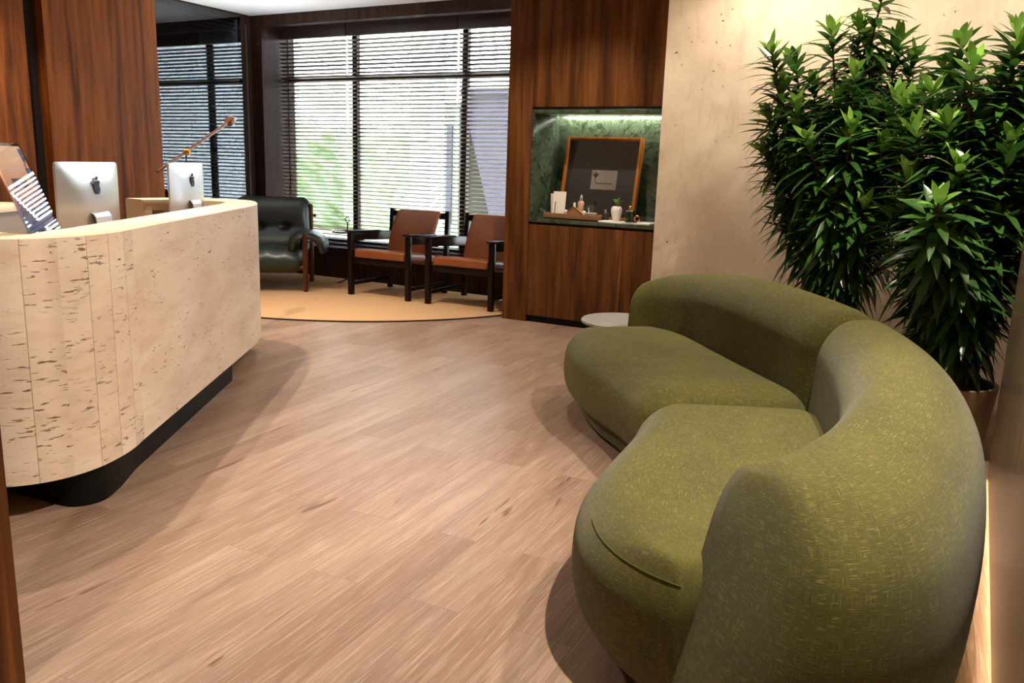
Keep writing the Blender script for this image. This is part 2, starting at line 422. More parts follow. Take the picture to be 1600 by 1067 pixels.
# ------------------------------------------------------------------ room shell
CEIL = 2.92
struct('floor', rect(-8.2, 1.6, -2.4, 7.75, -.1, 0), 'floor')
struct('ceiling', rect(-8.2, 1.6, -2.4, 7.33, CEIL, CEIL + .1), 'ceiling')
struct('wall_rear', rect(-8.2, 1.6, -2.5, -2.4, 0, CEIL), 'plaster')
# reception back wall: two walnut panels and the dark joint between them
wl = struct('wall_left', rect(-7.2, -6.92, -2.4, 5.38, 0, CEIL), 'shadow_gap')
for a, b in ((-2.4, 1.6), (1.62, 4.17), (4.325, 5.40)):
    rect(-6.93, -6.8, a, b, 0, CEIL).build('wood_panel', 'walnut_left', wl)
# glazed side wall
struct('wall_side', rect(-7.72, -7.2, -2.4, 5.3, 0, CEIL), 'shadow_gap')
w2 = struct('window_2', rect(-7.66, -7.6, 7.18, 7.33, 0, CEIL), 'dark_wood')
rect(-7.612, -7.604, 5.3, 7.18, .05, CEIL - .02).build('pane', 'glass_tint', w2)
rect(-7.66, -7.6, 5.3, 7.18, 0, .05).build('frame_rail', 'dark_wood', w2)
rect(-7.66, -7.6, 5.3, 7.18, CEIL - .02, CEIL).build('frame_rail', 'dark_wood', w2)
# main window wall
ww = struct('wall_window', rect(-7.66, -7.44, 7.33, 7.85, 0, CEIL + .1), 'dark_wood')
rect(-7.44, -3.0, 7.33, 7.85, 0, .33).build('apron_panel', 'dark_wood', ww)
rect(-7.44, -3.0, 7.315, 7.80, .33, .35).build('sill_board', 'dark_wood', ww)
rect(-7.44, -3.0, 7.33, 7.45, 2.80, CEIL + .1).build('header_board', 'dark_wood', ww)
rect(-7.44, -3.0, 7.45, 7.85, 2.84, 2.94).build('head_lining', 'dark_wood', ww)
w1 = struct('window_1', rect(-7.44, -3.0, 7.74, 7.80, 2.76, 2.84), 'dark_wood')
mb = MB()
for x in (-7.465, -6.42, -4.93, -3.6): rect(x - .035, x + .035, 7.74, 7.80, .35, 2.76, mb)
rect(-7.44, -3.0, 7.742, 7.798, 2.22, 2.29, mb); rect(-7.44, -3.0, 7.742, 7.798, .35, .40, mb)
mb.build('window_frame', 'dark_wood', w1)
rect(-7.44, -3.0, 7.765, 7.772, .35, 2.8).build('pane', 'glass', w1)
# right-hand stone panel wall and the planting recess behind it
wr = struct('wall_right', rect(.215, 1.6, -2.4, 4.19, 0, CEIL), 'shadow_gap')
rect(.185, .215, -2.4, 4.21, .05, CEIL).build('stone_panel', 'stone_panel', wr)
rect(.215, 1.6, 4.19, 4.21, 0, CEIL).build('return_panel', 'dark_wood', wr)
struct('wall_recess', rect(1.4, 1.6, 4.21, 6.3, 0, CEIL), 'concrete')
struct('wall_back', rect(-2.077, 1.6, 5.9, 6.28, 0, CEIL), 'concrete')
led = rect(.192, .212, -2.3, 4.17, .006, .04).build('led_strip', 'led'); tag(led, 'glowing warm light strip along the foot of the right wall', 'light strip')
# near door jamb at the left edge of the frame
struct('trim_1', rect(-2.13, -1.955, .93, 1.06, 0, CEIL, bev=.004), 'walnut')

# ------------------------------------------------------------------ display cabinet with lit niche
CY = 6.31; NX0, NX1, NZ0, NZ1 = -3.343, -2.1, .895, 1.78
cab = thing('display_cabinet', 'tall walnut wall cabinet with a lit green stone niche', 'cabinet', (-2.85, CY, 0))
def cpart(n, m, x0, x1, y0, y1, z0, z1, parent=cab, bev=.002):
    return rect(x0 + 2.85, x1 + 2.85, y0 - CY, y1 - CY, z0, z1, bev=bev).build(n, m, parent)
cpart('side_panel', 'walnut', -3.58, NX0 - .003, CY, 7.3, 0, CEIL - .004)
cpart('upper_panel', 'walnut', NX0, NX1 + .03, CY, CY + .55, NZ1 + .03, CEIL - .004)
cpart('door', 'walnut', NX0, -2.925, CY, CY + .5, .06, NZ0 - .05)
cpart('door', 'walnut', -2.922, -2.48, CY, CY + .5, .06, NZ0 - .05)
cpart('door', 'walnut', -2.477, NX1 + .03, CY, CY + .5, .06, NZ0 - .05)
cpart('toe_kick', 'black', NX0, NX1 + .03, CY + .03, CY + .5, 0, .058)
cpart('shadow_gap', 'black', NX0, NX1 + .03, CY + .01, CY + .5, NZ0 - .05, NZ0 - .028)
cpart('niche_back', 'green_marble', NX0, NX1 + .03, CY + .5, CY + .53, NZ0, NZ1)
cpart('niche_side', 'green_marble', NX0 - .002, NX0 + .012, CY + .004, CY + .5, NZ0, NZ1)
cpart('niche_side', 'green_marble', NX1 + .01, NX1 + .03, CY + .004, CY + .5, NZ0, NZ1)
cpart('niche_floor', 'green_marble', NX0, NX1 + .03, CY - .004, CY + .5, NZ0 - .028, NZ0)
top = cpart('niche_top', 'green_marble', NX0, NX1 + .03, CY + .004, CY + .43, NZ1 - .02, NZ1 + .01)
cpart('niche_lintel', 'black', NX0, NX1 + .03, CY + .006, CY + .5, NZ1 + .01, NZ1 + .03)
cpart('led_strip', 'led_white', NX0 + .02, NX1, CY + .44, CY + .46, NZ1 - .004, NZ1 + .008)

# ------------------------------------------------------------------ reception desk
DB, DT, DTH = .15, 1.035, .2
Dd = Vector((.534, -.845, 0)).normalized(); Dn = Vector((.845, .534, 0)).normalized()
C0 = Vector((-4.06, 3.94, 0))
path = [(-4.95, 3.62)] + [tuple(p[:2]) for p in cat_spline([(-4.93, 3.80, 0), (-4.88, 3.98, 0), (-4.77, 4.12, 0), (-4.60, 4.20, 0), (-4.40, 4.185, 0), (-4.225, 4.08, 0), (-4.085, 3.935, 0), (-3.953, 3.771, 0)], 29)]
path += [tuple((C0 + Dd * s)[:2]) for s in (.4, .8, 1.3, 1.8, 2.05)]
n_straight = len(path) - 1
curve = [tuple(p[:2]) for p in cat_spline([(C0 + Dd * 1.8)[:2] + (0,), (C0 + Dd * 2.05)[:2] + (0,), (-2.855, 2.03, 0), (-2.795, 1.84, 0), (-2.815, 1.67, 0), (-2.92, 1.535, 0), (-3.10, 1.46, 0), (-3.4, 1.41, 0), (-4.0, 1.35, 0), (-4.6, 1.30, 0)], 91)][11:]
path += curve
def offset(path, d):
    out = []
    for i, p in enumerate(path):
        a = Vector(path[max(i - 1, 0)]); b = Vector(path[min(i + 1, len(path) - 1)]); t = (b - a).normalized()
        out.append((p[0] + t.y * -d * -1 * -1, p[1] - t.x * -d * -1 * -1) if False else (p[0] + t.y * d, p[1] - t.x * d))
    return out
inner = offset(path, DTH)          # right of travel direction = inside of the U
desk = thing('reception_desk', 'curved pale travertine reception counter on a black plinth', 'reception desk', (-3.9, 2.7, 0))
O = Vector((-3.9, 2.7, 0))
def loc(p): return (p[0] - O.x, p[1] - O.y)
P, Q = [loc(p) for p in path], [loc(p) for p in inner]
arc = [0]
for a, b in zip(P[:-1], P[1:]): arc.append(arc[-1] + math.dist(a, b))
def wall_strip(mb, pts, z0, z1, i0, i1, flip=False):
    for i in range(i0, i1):
        a, b = pts[i], pts[i + 1]; q = [(a[0], a[1], z0), (b[0], b[1], z0), (b[0], b[1], z1), (a[0], a[1], z1)]
        u = [(arc[i], z0), (arc[i + 1], z0), (arc[i + 1], z1), (arc[i], z1)]
        if flip: q.reverse(); u.reverse()
        mb.add(q, [[0, 1, 2, 3]], [u])
BV = .008
mb = MB(); ns = n_straight + 2; N = len(P) - 1
P2, Q2 = offset(P, BV), offset(Q, -BV)
wall_strip(mb, P, DB, DT - BV, 0, ns, True); mb.cur = 1; wall_strip(mb, P, DB, DT - BV, ns, N, True); mb.cur = 2
for i in range(N):   # chamfer, cap, inner face, underside
    mb.add([(*P[i], DT - BV), (*P[i + 1], DT - BV), (*P2[i + 1], DT), (*P2[i], DT)], [[3, 2, 1, 0]])
    mb.add([(*P2[i], DT), (*P2[i + 1], DT), (*Q2[i + 1], DT), (*Q2[i], DT)], [[3, 2, 1, 0]])
    mb.add([(*Q2[i], DT), (*Q2[i + 1], DT), (*Q[i + 1], DT - BV), (*Q[i], DT - BV)], [[3, 2, 1, 0]])
    mb.add([(*Q[i], DB), (*Q[i + 1], DB), (*Q[i + 1], DT - BV), (*Q[i], DT - BV)], [[0, 1, 2, 3]])
    mb.add([(*P[i], DB), (*P[i + 1], DB), (*Q[i + 1], DB), (*Q[i], DB)], [[0, 1, 2, 3]])
for i in (0, N): mb.add([(*P[i], DB), (*Q[i], DB), (*Q[i], DT - BV), (*Q2[i], DT), (*P2[i], DT), (*P[i], DT - BV)], [[0, 1, 2, 3, 4, 5] if i else [5, 4, 3, 2, 1, 0]])
mb.build('stone_shell', ['travertine', 'travertine_strips', 'stone_top'], desk)
# plinth
pl = [tuple((C0 + Dd * s - Dn * .06)[:2]) for s in (.55, 1.2, 1.8)]
pl += [tuple(p[:2]) for p in cat_spline([tuple((C0 + Dd * s - Dn * .06)[:2]) + (0,) for s in (1.85, 2.05)] + [(-2.885, 2.0, 0), (-2.825, 1.88, 0), (-2.86, 1.79, 0), (-2.97, 1.765, 0), (-3.2, 1.75, 0)], 40)] + [(-4.4, 1.68), (-4.6, 2.4), (-4.75, 3.3)]
MB().prism([loc(p) for p in pl], 0, DB, ).build('plinth', 'black', desk)
# worktop behind the counter and the panelled back of the far return
wt = inner[3:-6]; k = len(wt)
edge = [(-4.62, 1.9), (-4.75, 2.6), (-4.95, 3.45)]
MB().prism([loc(p) for p in inner[:-2] + [(-4.55, 2.1), (-4.1, 2.35), (-4.75, 3.35)]], .70, .74, .004).build('worktop', 'tray_wood', desk)
a, b = Vector(inner[0]), Vector(inner[4]); d = (b - a).normalized(); nrm = Vector((d.y, -d.x)); RL = (b - a).length
ang = math.atan2(d.y, d.x)
def ret(u, z, du, dz, off, th):
    c = a + d * u + nrm * off; return MB().box((c.x - O.x, c.y - O.y, z), (du, th, dz), (0, 0, ang), .003)
ret(RL / 2, DT - .035, RL, .07, .012, .024).build('return_frame', 'stone_top', desk)
ret(.025, .86, .05, .27, .012, .024).build('return_frame', 'stone_top', desk)
ret(RL / 2 + .03, .86, RL - .06, .26, .004, .008).build('return_panel', 'card', desk)

# back counter behind the staff
bc = thing('back_counter', 'low stone-topped counter by the wood wall behind the reception desk', 'counter', (-5.55, 3.0, 0), math.atan2(Dd.y, Dd.x))
rect(-.8, .95, -.5, -.02, 0, .91).build('carcass', 'card', bc)
rect(-.82, .97, -.52, 0, .91, .95, bev=.004).build('counter_top', 'stone_top', bc)

# desktop computers
def apple(sz):
    pts = []
    prof = [(0, -.44), (.10, -.47), (.22, -.46), (.33, -.36), (.42, -.18), (.36, -.10), (.31, .02), (.32, .14), (.40, .24), (.30, .32), (.18, .34), (.08, .30), (0, .29),
            (-.08, .30), (-.2, .34), (-.32, .30), (-.42, .18), (-.45, 0), (-.42, -.18), (-.33, -.36), (-.22, -.46), (-.10, -.47)]
    return [(x * sz, z * sz) for x, z in prof], [(x * sz, z * sz) for x, z in ((.0, .36), (.03, .48), (.13, .58), (.14, .46), (.08, .38))]
def computer(label, loc, rz):
    t = thing('desktop_computer', label, 'computer', loc, rz, 'silver desktop computers on the reception desk')
    Wd, Ht, z0 = .65, .516, .11 - .085
    z0 = .02
    mb = MB()   # back shell: flat edge with a bulged rear (rear faces +y)
    nx, nz = 24, 20; vs = []; fs = []
    rc = .02
    def co(i, j):
        x = -1 + 2 * i / nx; z = -1 + 2 * j / nz
        b = max(0, 1 - max(abs(x), abs(z)) ** 4) * (1 - (x * x + z * z) / 2.6)
        X, Z = x * Wd / 2, z * Ht / 2
        cx = max(abs(X) - (Wd / 2 - rc), 0); cz = max(abs(Z) - (Ht / 2 - rc), 0)
        if cx > 0 and cz > 0:
            m = max(cx, cz); l = math.hypot(cx, cz); X = math.copysign(Wd / 2 - rc + cx * m / l, X); Z = math.copysign(Ht / 2 - rc + cz * m / l, Z)
        return X, .006 + .036 * b, z0 + Ht / 2 + Z
    for j in range(nz + 1):
        for i in range(nx + 1): vs.append(co(i, j))
    n1 = len(vs)
    for j in range(nz + 1):
        for i in range(nx + 1): x, y, z = co(i, j); vs.append((x, -.004, z))
    q = lambda i, j: j * (nx + 1) + i
    for j in range(nz):
        for i in range(nx): fs.append([q(i, j), q(i, j + 1), q(i + 1, j + 1), q(i + 1, j)]); fs.append([n1 + q(i, j), n1 + q(i + 1, j), n1 + q(i + 1, j + 1), n1 + q(i, j + 1)])
    for i in range(nx):
        fs.append([q(i, 0), q(i + 1, 0), n1 + q(i + 1, 0), n1 + q(i, 0)]); fs.append([q(i + 1, nz), q(i, nz), n1 + q(i, nz), n1 + q(i + 1, nz)])
    for j in range(nz):
        fs.append([q(0, j + 1), q(0, j), n1 + q(0, j), n1 + q(0, j + 1)]); fs.append([q(nx, j), q(nx, j + 1), n1 + q(nx, j + 1), n1 + q(nx, j)])
    mb.add(vs, fs); sh = mb.build('housing', 'aluminium', t, angle=35)
    rect(-.315, .315, -.006, -.0035, z0 + .10, z0 + Ht - .02).build('screen', 'screen', t)
    lg = MB(); body, lf = apple(.078)
    for poly in (body, lf):
        n = len(poly); zc = z0 + .405
        lg.add([(x * -1, .030, zc + z) for x, z in poly] + [(x * -1, .0405, zc + z) for x, z in poly], [[k for k in range(n)][::-1], [n + k for k in range(n)]] + [[k, (k + 1) % n, n + (k + 1) % n, n + k] for k in range(n)])
    tag(lg.build('emblem', 'logo_black', t, smooth=False), 'glossy black fruit emblem')
    st = MB()   # bent sheet stand
    prof = [(.03, z0 + .285), (.050, z0 + .278), (.060, z0 + .26), (.105, .012), (.10, 0), (-.075, 0)]
    for (y, z), (y2, z2) in zip(prof[:-1], prof[1:]):
        dy, dz = y2 - y, z2 - z; l = math.hypot(dy, dz); th = .006
        st.box((0, (y + y2) / 2, (z + z2) / 2 + .003), (.17, l + .004, th), (math.atan2(dz, dy), 0, 0), .0015, 1)
    st.build('stand', 'aluminium', t)
    return t
rz = math.atan2(Dn.y, Dn.x) - math.pi / 2
lp = Vector((-3.676, 2.497, .742)); rp = Vector((-4.424, 3.68, .742))
computer('silver desktop computer seen from behind, left of the two, beside the acrylic sign', lp, rz)
computer('silver desktop computer seen from behind, right of the two, in front of the blinds', rp, rz)

# table lamp with a slanted arm behind the right computer
lamp = thing('desk_lamp', 'slim brown desk lamp with slanted arm and brass pivot behind the computer', 'lamp', (-4.92, 3.62, .742))
lamp.location = (-4.63, 3.86, .742)
J = Vector((-.0, .0, .605))
MB().lathe([(0, 0), (.05, 0), (.05, .012), (.012, .018), (0, .018)]).build('base', 'metal_dark', lamp)
MB().tube([(0, 0, .01), tuple(J)], .005).build('stem', 'metal_dark', lamp)
MB().tube([tuple(J - Vector((.009, .006, 0))), tuple(J + Vector((.022, .012, 0)))], .02, 20).build('pivot', 'brass', lamp)
ad = Vector((-.33, .71, .25)).normalized(); 
MB().tube([tuple(J - ad * .42), tuple(J + ad * .72)], [.008, .011]).build('arm', 'bronze', lamp)
MB().tube([tuple(J + ad * (.70 + .02 * k)) for k in range(8)], [.010, .022, .03, .034, .035, .034, .029, .018], 14).build('lamp_head', 'bronze', lamp)

# acrylic sign with poster on the counter rim
B1, B2, T2 = Vector((-2.885, 1.726, 1.036)), Vector((-3.044, 1.934, 1.036)), Vector((-3.138, 1.861, 1.344))
sg = thing('sign_holder', 'slanted clear acrylic sign with a peach and blue poster on the counter', 'sign', tuple(B2))
ex = (B1 - B2); Wd = ex.length; ex.normalize(); ez = (T2 - B2); Hs = ez.length; ez.normalize(); en = ex.cross(ez).normalized()
if en.dot(Dn) < 0: en = -en
def sheet(mb, x0, x1, z0, z1, d0, d1):
    vs = [ex * x + ez * z + en * d for d in (d0, d1) for x, z in ((x0, z0), (x1, z0), (x1, z1), (x0, z1))]
    mb.add(vs, [[3, 2, 1, 0], [4, 5, 6, 7], [0, 1, 5, 4], [1, 2, 6, 5], [2, 3, 7, 6], [3, 0, 4, 7]]); return mb
def poly(mb, pts, d, th=.0004):
    n = len(pts); mb.add([ex * x + ez * z + en * d for x, z in pts] + [ex * x + ez * z + en * (d + th) for x, z in pts], [list(range(n))[::-1], [n + k for k in range(n)]] + [[k, (k + 1) % n, n + (k + 1) % n, n + k] for k in range(n)])
sheet(MB(), 0, Wd, 0, Hs, .002, .005).build('acrylic_sheet', 'acrylic', sg)
sheet(MB(), 0, Wd, 0, Hs, -.007, -.004).build('acrylic_sheet', 'acrylic', sg)
fb = MB(); vs = [ex * x + en * d + Vector((0, 0, z)) for x in (0, Wd) for d, z in ((0, 0), (-.09, 0), (-.09, .003), (0, .003))]
fb.add(vs, [[0, 1, 2, 3], [7, 6, 5, 4], [0, 4, 5, 1], [1, 5, 6, 2], [2, 6, 7, 3], [3, 7, 4, 0]]); fb.build('acrylic_foot', 'acrylic', sg)
def poster_base():
    t = NT('poster print'); s = t.n('ShaderNodeSeparateXYZ'); t.l(t.coord('Object'), s.inputs[0])
    n = t.noise(t.coord('Object'), 9, 3); h = t.math('ADD', s.outputs[2], t.math('MULTIPLY', t.math('SUBTRACT', n, .5), .12))
    return t.set(color=t.ramp(t.val(h, 0, .31), [(.02, lin(84, 100, 150)), (.25, lin(130, 120, 150)), (.45, lin(205, 150, 130)), (.7, lin(246, 198, 164)), (1, lin(252, 226, 200))]), rough=.5)
MAT['poster'] = poster_base()
MAT['p_blue'] = plain('poster blue', (58, 104, 164), .5); MAT['p_white'] = plain('poster white', (232, 232, 240), .5)
MAT['p_dark'] = plain('poster slate', (104, 84, 84), .5); MAT['p_skin'] = plain('poster coral', (214, 128, 96), .5)
po = sheet(MB(), .006, Wd - .006, .006, Hs - .01, -.0035, .0005).build('poster', 'poster', sg)
k = MB(); 
poly(k, [(.004 + .03, .31), (.012, .31), (.008, .27), (.02, .25), (.03, .262)], .0008)
poly(k, [(.045, .235), (.012, .238), (.008, .18), (.03, .176), (.04, .2)], .0008)
poly(k, [(.03, .168), (.008, .17), (.008, .14), (.026, .142)], .0008)
k.build('blue_figure', 'p_blue', po)
k = MB(); poly(k, [(.042, .252), (.02, .252), (.024, .236), (.04, .236)], .0014); k.build('coral_shape', 'p_skin', po)
k = MB(); poly(k, [(.05, .16), (.035, .158), (.03, .146), (.046, .15)], .0008); k.build('coral_shape', 'p_skin', po)
k = MB(); poly(k, [(.08, .165), (.20, .165), (.20, .2), (.08, .2)], .0008); k.build('caption_box', 'p_dark', po)
for nm, rows in (('title_text', ((.236, .10, .19), (.228, .11, .19))), ('caption_text', ((.187, .10, .17), (.177, .09, .185))), ('body_text', ((.130, .10, .15), (.120, .10, .18), (.112, .10, .17), (.104, .10, .175), (.09, .10, .16)))):
    k = MB()
    for z, a, b in rows: poly(k, [(a, z), (b, z), (b, z + .0022), (a, z + .0022)], .0014)
    k.build(nm, 'p_white', po)

# ------------------------------------------------------------------ olive sofa
sofa = thing('sofa', 'large curved olive green fabric sofa with rounded back', 'sofa', (-.8, 3.1, 0))
SO = Vector((-.8, 3.1, 0))
def seat(Fp, Bp, L, D, ztop, nm):
    F, B = sampler(Fp), sampler(Bp); z0, H = .055, ztop - .055
    def fn(s, t, h):
        u, v, k = s / L, t / D, h / H
        p = F(u).lerp(B(u), v)
        q = F(u).lerp(B(u), .5) - p
        bul = .045 * math.sin(math.pi * min(1, k * .95)) - .03
        if q.length > 1e-6: p = p - q.normalized() * bul * (1 - v) 
        z = z0 + h + .022 * (1 - (2 * u - 1) ** 4) * (1 - (2 * v - 1) ** 4) * max(0, k - .5) * 2
        return (p.x - SO.x, p.y - SO.y, z)
    return MB().rbox((L, D, H), (.13, .13, .12), (64, 36, 22), fn).build(nm, 'fabric', sofa, angle=0), fn
seat([(-2.0, 4.33), (-1.86, 4.02), (-1.64, 3.72), (-1.36, 3.46), (-1.09, 3.16)], [(-1.62, 4.66), (-1.32, 4.52), (-1.0, 4.15), (-.74, 3.84), (-.46, 3.55)], 1.35, .72, .425, 'seat_cushion')
near_seat, near_fn = seat([(-1.09, 3.15), (-1.02, 2.82), (-.985, 2.5), (-.94, 2.2), (-.84, 1.95), (-.70, 1.80), (-.5, 1.72)], [(-.46, 3.54), (-.30, 3.0), (-.19, 2.6), (-.15, 2.3), (-.16, 2.05), (-.24, 1.9), (-.38, 1.76)], 1.45, .74, .425, 'seat_cushion')
pp = []
for k in range(15): pp.append((.95 + (1.45 - .13 - .95) * k / 15, .13, .35 - .12, 0, -1))
for k in range(9): a = math.pi / 2 * k / 8; pp.append((1.45 - .13, .13, .35 - .12, math.sin(a), -math.cos(a)))
MB().tube([near_fn(s + .13 * .78 * a, t + .13 * .78 * b, h + .02 + .12 * .64) for s, t, h, a, b in pp], .0022, 6).build('piping', 'fabric', near_seat)
def back(Ip, Op, Zp, L, D, slant, nm):
    I, Oo, Zs = sampler(Ip), sampler(Op), sampler([(z, 0) for z in Zp]); z0, H = .03, .72
    def fn(s, t, h):
        u, v, k = s / L, t / D, h / H
        a, b = I(u), Oo(u); d = (b - a)
        v2 = v * (1 - .10 * k) + .10 * k - .10 * v * (1 - k) ** 2 + .06 * v * math.sin(math.pi * min(1, k)) - .13 * v * k ** 3
        p = a + d * v2
        sm = max(0, (u - .6) / .4); sm = sm * sm * (3 - 2 * sm)
        p = p + Vector(slant) * (k * sm)
        z = z0 + k * (Zs(u).x - z0) + .015 * (1 - (2 * v - 1) ** 2) * k * k
        return (p.x - SO.x, p.y - SO.y, z)
    return MB().rbox((L, D, H), (.10, .15, .16), (70, 26, 34), fn).build(nm, 'fabric', sofa, angle=0)
back([(-1.80, 4.60), (-1.62, 4.64), (-1.36, 4.50), (-1.06, 4.15), (-.80, 3.82), (-.565, 3.56)], [(-1.68, 4.92), (-1.45, 4.99), (-1.10, 4.80), (-.70, 4.42), (-.42, 4.10), (-.22, 3.86)],
     [.63, .70, .75, .775, .77, .75], 1.75, .36, (0, 0, 0), 'backrest')
back([(-.565, 3.55), (-.41, 3.05), (-.32, 2.58), (-.33, 2.25), (-.385, 2.05), (-.47, 1.90), (-.56, 1.81)], [(-.22, 3.85), (.01, 3.2), (.10, 2.65), (.105, 2.12), (.03, 1.66), (-.22, 1.46), (-.51, 1.69)],
     [.75, .755, .75, .74, .725, .70, .645], 2.0, .36, (.105, .09, 0), 'backrest')
base = [(-1.9, 4.35), (-1.78, 4.06), (-1.57, 3.77), (-1.3, 3.5), (-1.03, 3.14), (-.96, 2.82), (-.92, 2.5), (-.87, 2.22), (-.78, 2.02), (-.66, 1.90), (-.5, 1.84), (-.25, 1.62), (0, 1.8), (.04, 2.15), (.03, 2.6), (-.05, 3.1), (-.22, 3.6), (-.45, 3.98), (-.76, 4.36), (-1.12, 4.7), (-1.45, 4.88), (-1.72, 4.7)]
bb = [tuple(p[:2] - SO.xy) if False else (p.x - SO.x, p.y - SO.y) for p in cat_spline([(x, y, 0) for x, y in base + [base[0]]], 110)[:-1]]
MB().prism(bb, .012, .12, .006).build('base', 'fabric', sofa)
MB().prism([(x * .97, y * .97) for x, y in bb], 0, .012).build('glide_board', 'black', sofa)

# small marble side table beside the far end of the sofa
st = thing('side_table', 'low round marble-topped table with wood drum beside the sofa end', 'table', (-1.965, 5.10, 0))
MB().lathe([(0, .325), (.27, .325), (.28, .331), (.28, .344), (.274, .35), (0, .35)], n=48).build('table_top', 'white_marble', st)
MB().lathe([(0, 0), (.2, 0), (.2, .325), (0, .325)], n=40).build('drum_base', 'brown_wood', st)

# ------------------------------------------------------------------ potted plants
def leaf_add(mb, base, d, n, L, W, droop):
    d = d.normalized(); side = d.cross(n).normalized(); n = side.cross(d).normalized()
    vs = []; m = 6
    for i in range(m + 1):
        t = i / m; wd = W * (math.sin(math.pi * min(1, t * .93 + .07)) ** .8) * (1 - .25 * t) if i < m else .0008
        c = base + d * (L * t) + Vector((0, 0, -1)) * (droop * L * t * t) 
        fold = .22 * wd
        vs += [c - side * wd + n * fold, c, c + side * wd + n * fold]
    fs = []
    for i in range(m):
        a = i * 3; fs += [[a, a + 1, a + 4, a + 3], [a + 1, a + 2, a + 5, a + 4]]
    mb.add(vs, fs)
def plant(label, pos, rim, height, tips, seed):
    R = random.Random(seed)
    t = thing('potted_plant', label, 'plant', pos, 0, 'leafy potted plants behind the sofa')
    MB().lathe([(0, 0), (rim * .80, 0), (rim * .84, .01), (rim, height - .008), (rim, height), (rim - .02, height), (rim - .03, height - .05), (0, height - .05)], n=48).build('pot', 'pot', t)
    MB().lathe([(0, height - .05), (rim * .5, height - .03), (rim - .03, height - .05)][::-1], n=32).build('soil', 'soil', t)
    P0 = Vector(pos)
    for tip in tips:
        tp = Vector(tip) - P0; a = R.uniform(0, 6.28); rr = rim * .6 * math.sqrt(R.random())
        b = Vector((rr * math.cos(a), rr * math.sin(a), height - .045))
        m1 = b.lerp(tp, .35) + Vector((-(tp.x - b.x) * .18, -(tp.y - b.y) * .18, .06)); m2 = b.lerp(tp, .72) + Vector((R.uniform(-.03, .03), R.uniform(-.03, .03), .02))
        cl = cat_spline([tuple(b), tuple(m1), tuple(m2), tuple(tp)], 26)
        Lc = sum((cl[i + 1] - cl[i]).length for i in range(25))
        cane = MB().tube([tuple(p) for p in cl], [.0105 - .006 * i / 25 for i in range(26)], 7).build('cane', 'bark', t)
        lm = MB(); cov = min(.85, R.uniform(.62, .9) / max(Lc, .3)); cov = max(cov, .42)
        nl = int(cov * Lc / .0085); ph = R.uniform(0, 6.28); S0 = sampler([tuple(p) for p in cl], 60)
        for i in range(nl):
            f = i / max(1, nl - 1)                       # 0 low .. 1 tip
            u = 1 - cov * (1 - f); p = S0(u); ax = (S0(min(1, u + .02)) - S0(u - .02)).normalized()
            ang = ph + i * 2.399; x = ax.orthogonal().normalized(); y = ax.cross(x)
            rad = x * math.cos(ang) + y * math.sin(ang)
            el = -.35 + 1.0 * f ** 1.3 + (.35 if f > .93 else 0) + R.uniform(-.4, .3)
            d = rad * math.cos(el) + ax * math.sin(el)
            L = R.uniform(.15, .225) * (1 - .40 * max(0, f - .85) / .15) * (.75 + .25 * min(1, f * 4))
            lm.cur = 1 if f > .90 + R.uniform(-.02, .04) else 0
            leaf_add(lm, p + rad * .004, d, ax, L, R.uniform(.020, .028), R.uniform(.15, .8) * (1 - .7 * f))
        lm.build('foliage', ['leaf', 'leaf_young'], cane, angle=0)
    return t
LT = [(-1.14,5.00,2.02),(-1.09,5.15,1.83),(-0.84,5.10,2.12),(-0.67,4.90,1.88),(-0.60,5.20,2.41),(-0.68,5.35,2.10),(-0.93,5.20,1.86),(-0.96,4.95,1.72),(-1.15,5.10,1.46),(-0.42,5.30,2.00),(-0.46,5.00,1.75),(-0.64,4.80,1.58),(-0.87,4.85,1.53),(-0.48,4.85,1.50),(-0.71,4.85,1.24),(-1.01,5.10,1.15),(-0.54,4.85,1.18),(-0.90,5.40,1.70),(-0.65,5.35,1.50),(-0.75,5.00,1.76),
      (-0.51,5.30,2.09),(-0.36,5.20,1.80),(-0.56,5.10,1.70),(-0.66,5.00,1.38),(-0.90,5.20,1.23),(-1.08,5.20,1.37),(-1.07,5.30,2.00),(-0.35,5.10,1.25),(-0.44,5.20,1.14),(-0.69,5.10,1.06),(-1.01,5.45,1.42),(-0.80,5.20,1.60),
      (-0.45,5.00,1.49),(-0.40,5.10,1.56),(-0.61,5.40,1.97),(-0.68,5.20,1.16),(-0.80,5.00,1.09),(-1.17,5.20,1.67),(-0.34,5.00,0.98),(-0.71,5.20,2.15)]
RT = [(-0.11,4.50,1.86),(-0.28,4.70,1.77),(-0.18,4.40,1.60),(0.06,4.60,1.97),(0.02,4.75,1.80),(-0.16,4.15,1.23),(0.09,4.5,1.52),(-0.10,4.30,1.40),(-0.03,4.60,1.61),(-0.32,4.60,1.57),(0.08,4.5,1.19),(-0.09,4.30,1.09),(0.15,4.60,1.31),(0.04,4.45,0.91),(-0.21,4.45,0.98),(-0.32,4.50,1.35),(0.13,4.75,1.64),(-0.15,4.70,1.27),(0.02,4.70,1.38),
      (-0.23,4.90,1.87),(-0.02,4.90,1.74),(0.13,4.70,1.46),(0.19,4.70,1.19),(-0.30,4.60,1.17),(-0.20,4.80,1.45),(-0.05,4.80,1.17),(0.11,5.00,1.81),(-0.29,4.90,1.36),(0.14,4.55,1.04),(-0.04,4.50,0.88),(0.07,4.80,2.05),(0.03,4.90,1.18),(0.20,4.80,1.58),
      (-0.35,4.70,1.16),(-0.37,4.80,1.70),(-0.22,4.60,1.11),(0.23,4.70,0.92),(-0.04,5.00,1.49),(0.08,5.10,1.76),(-0.13,4.60,0.89),(-0.23,4.50,0.83),(-0.19,4.90,2.02),(0.27,4.90,1.34),(0.18,4.90,1.92)]
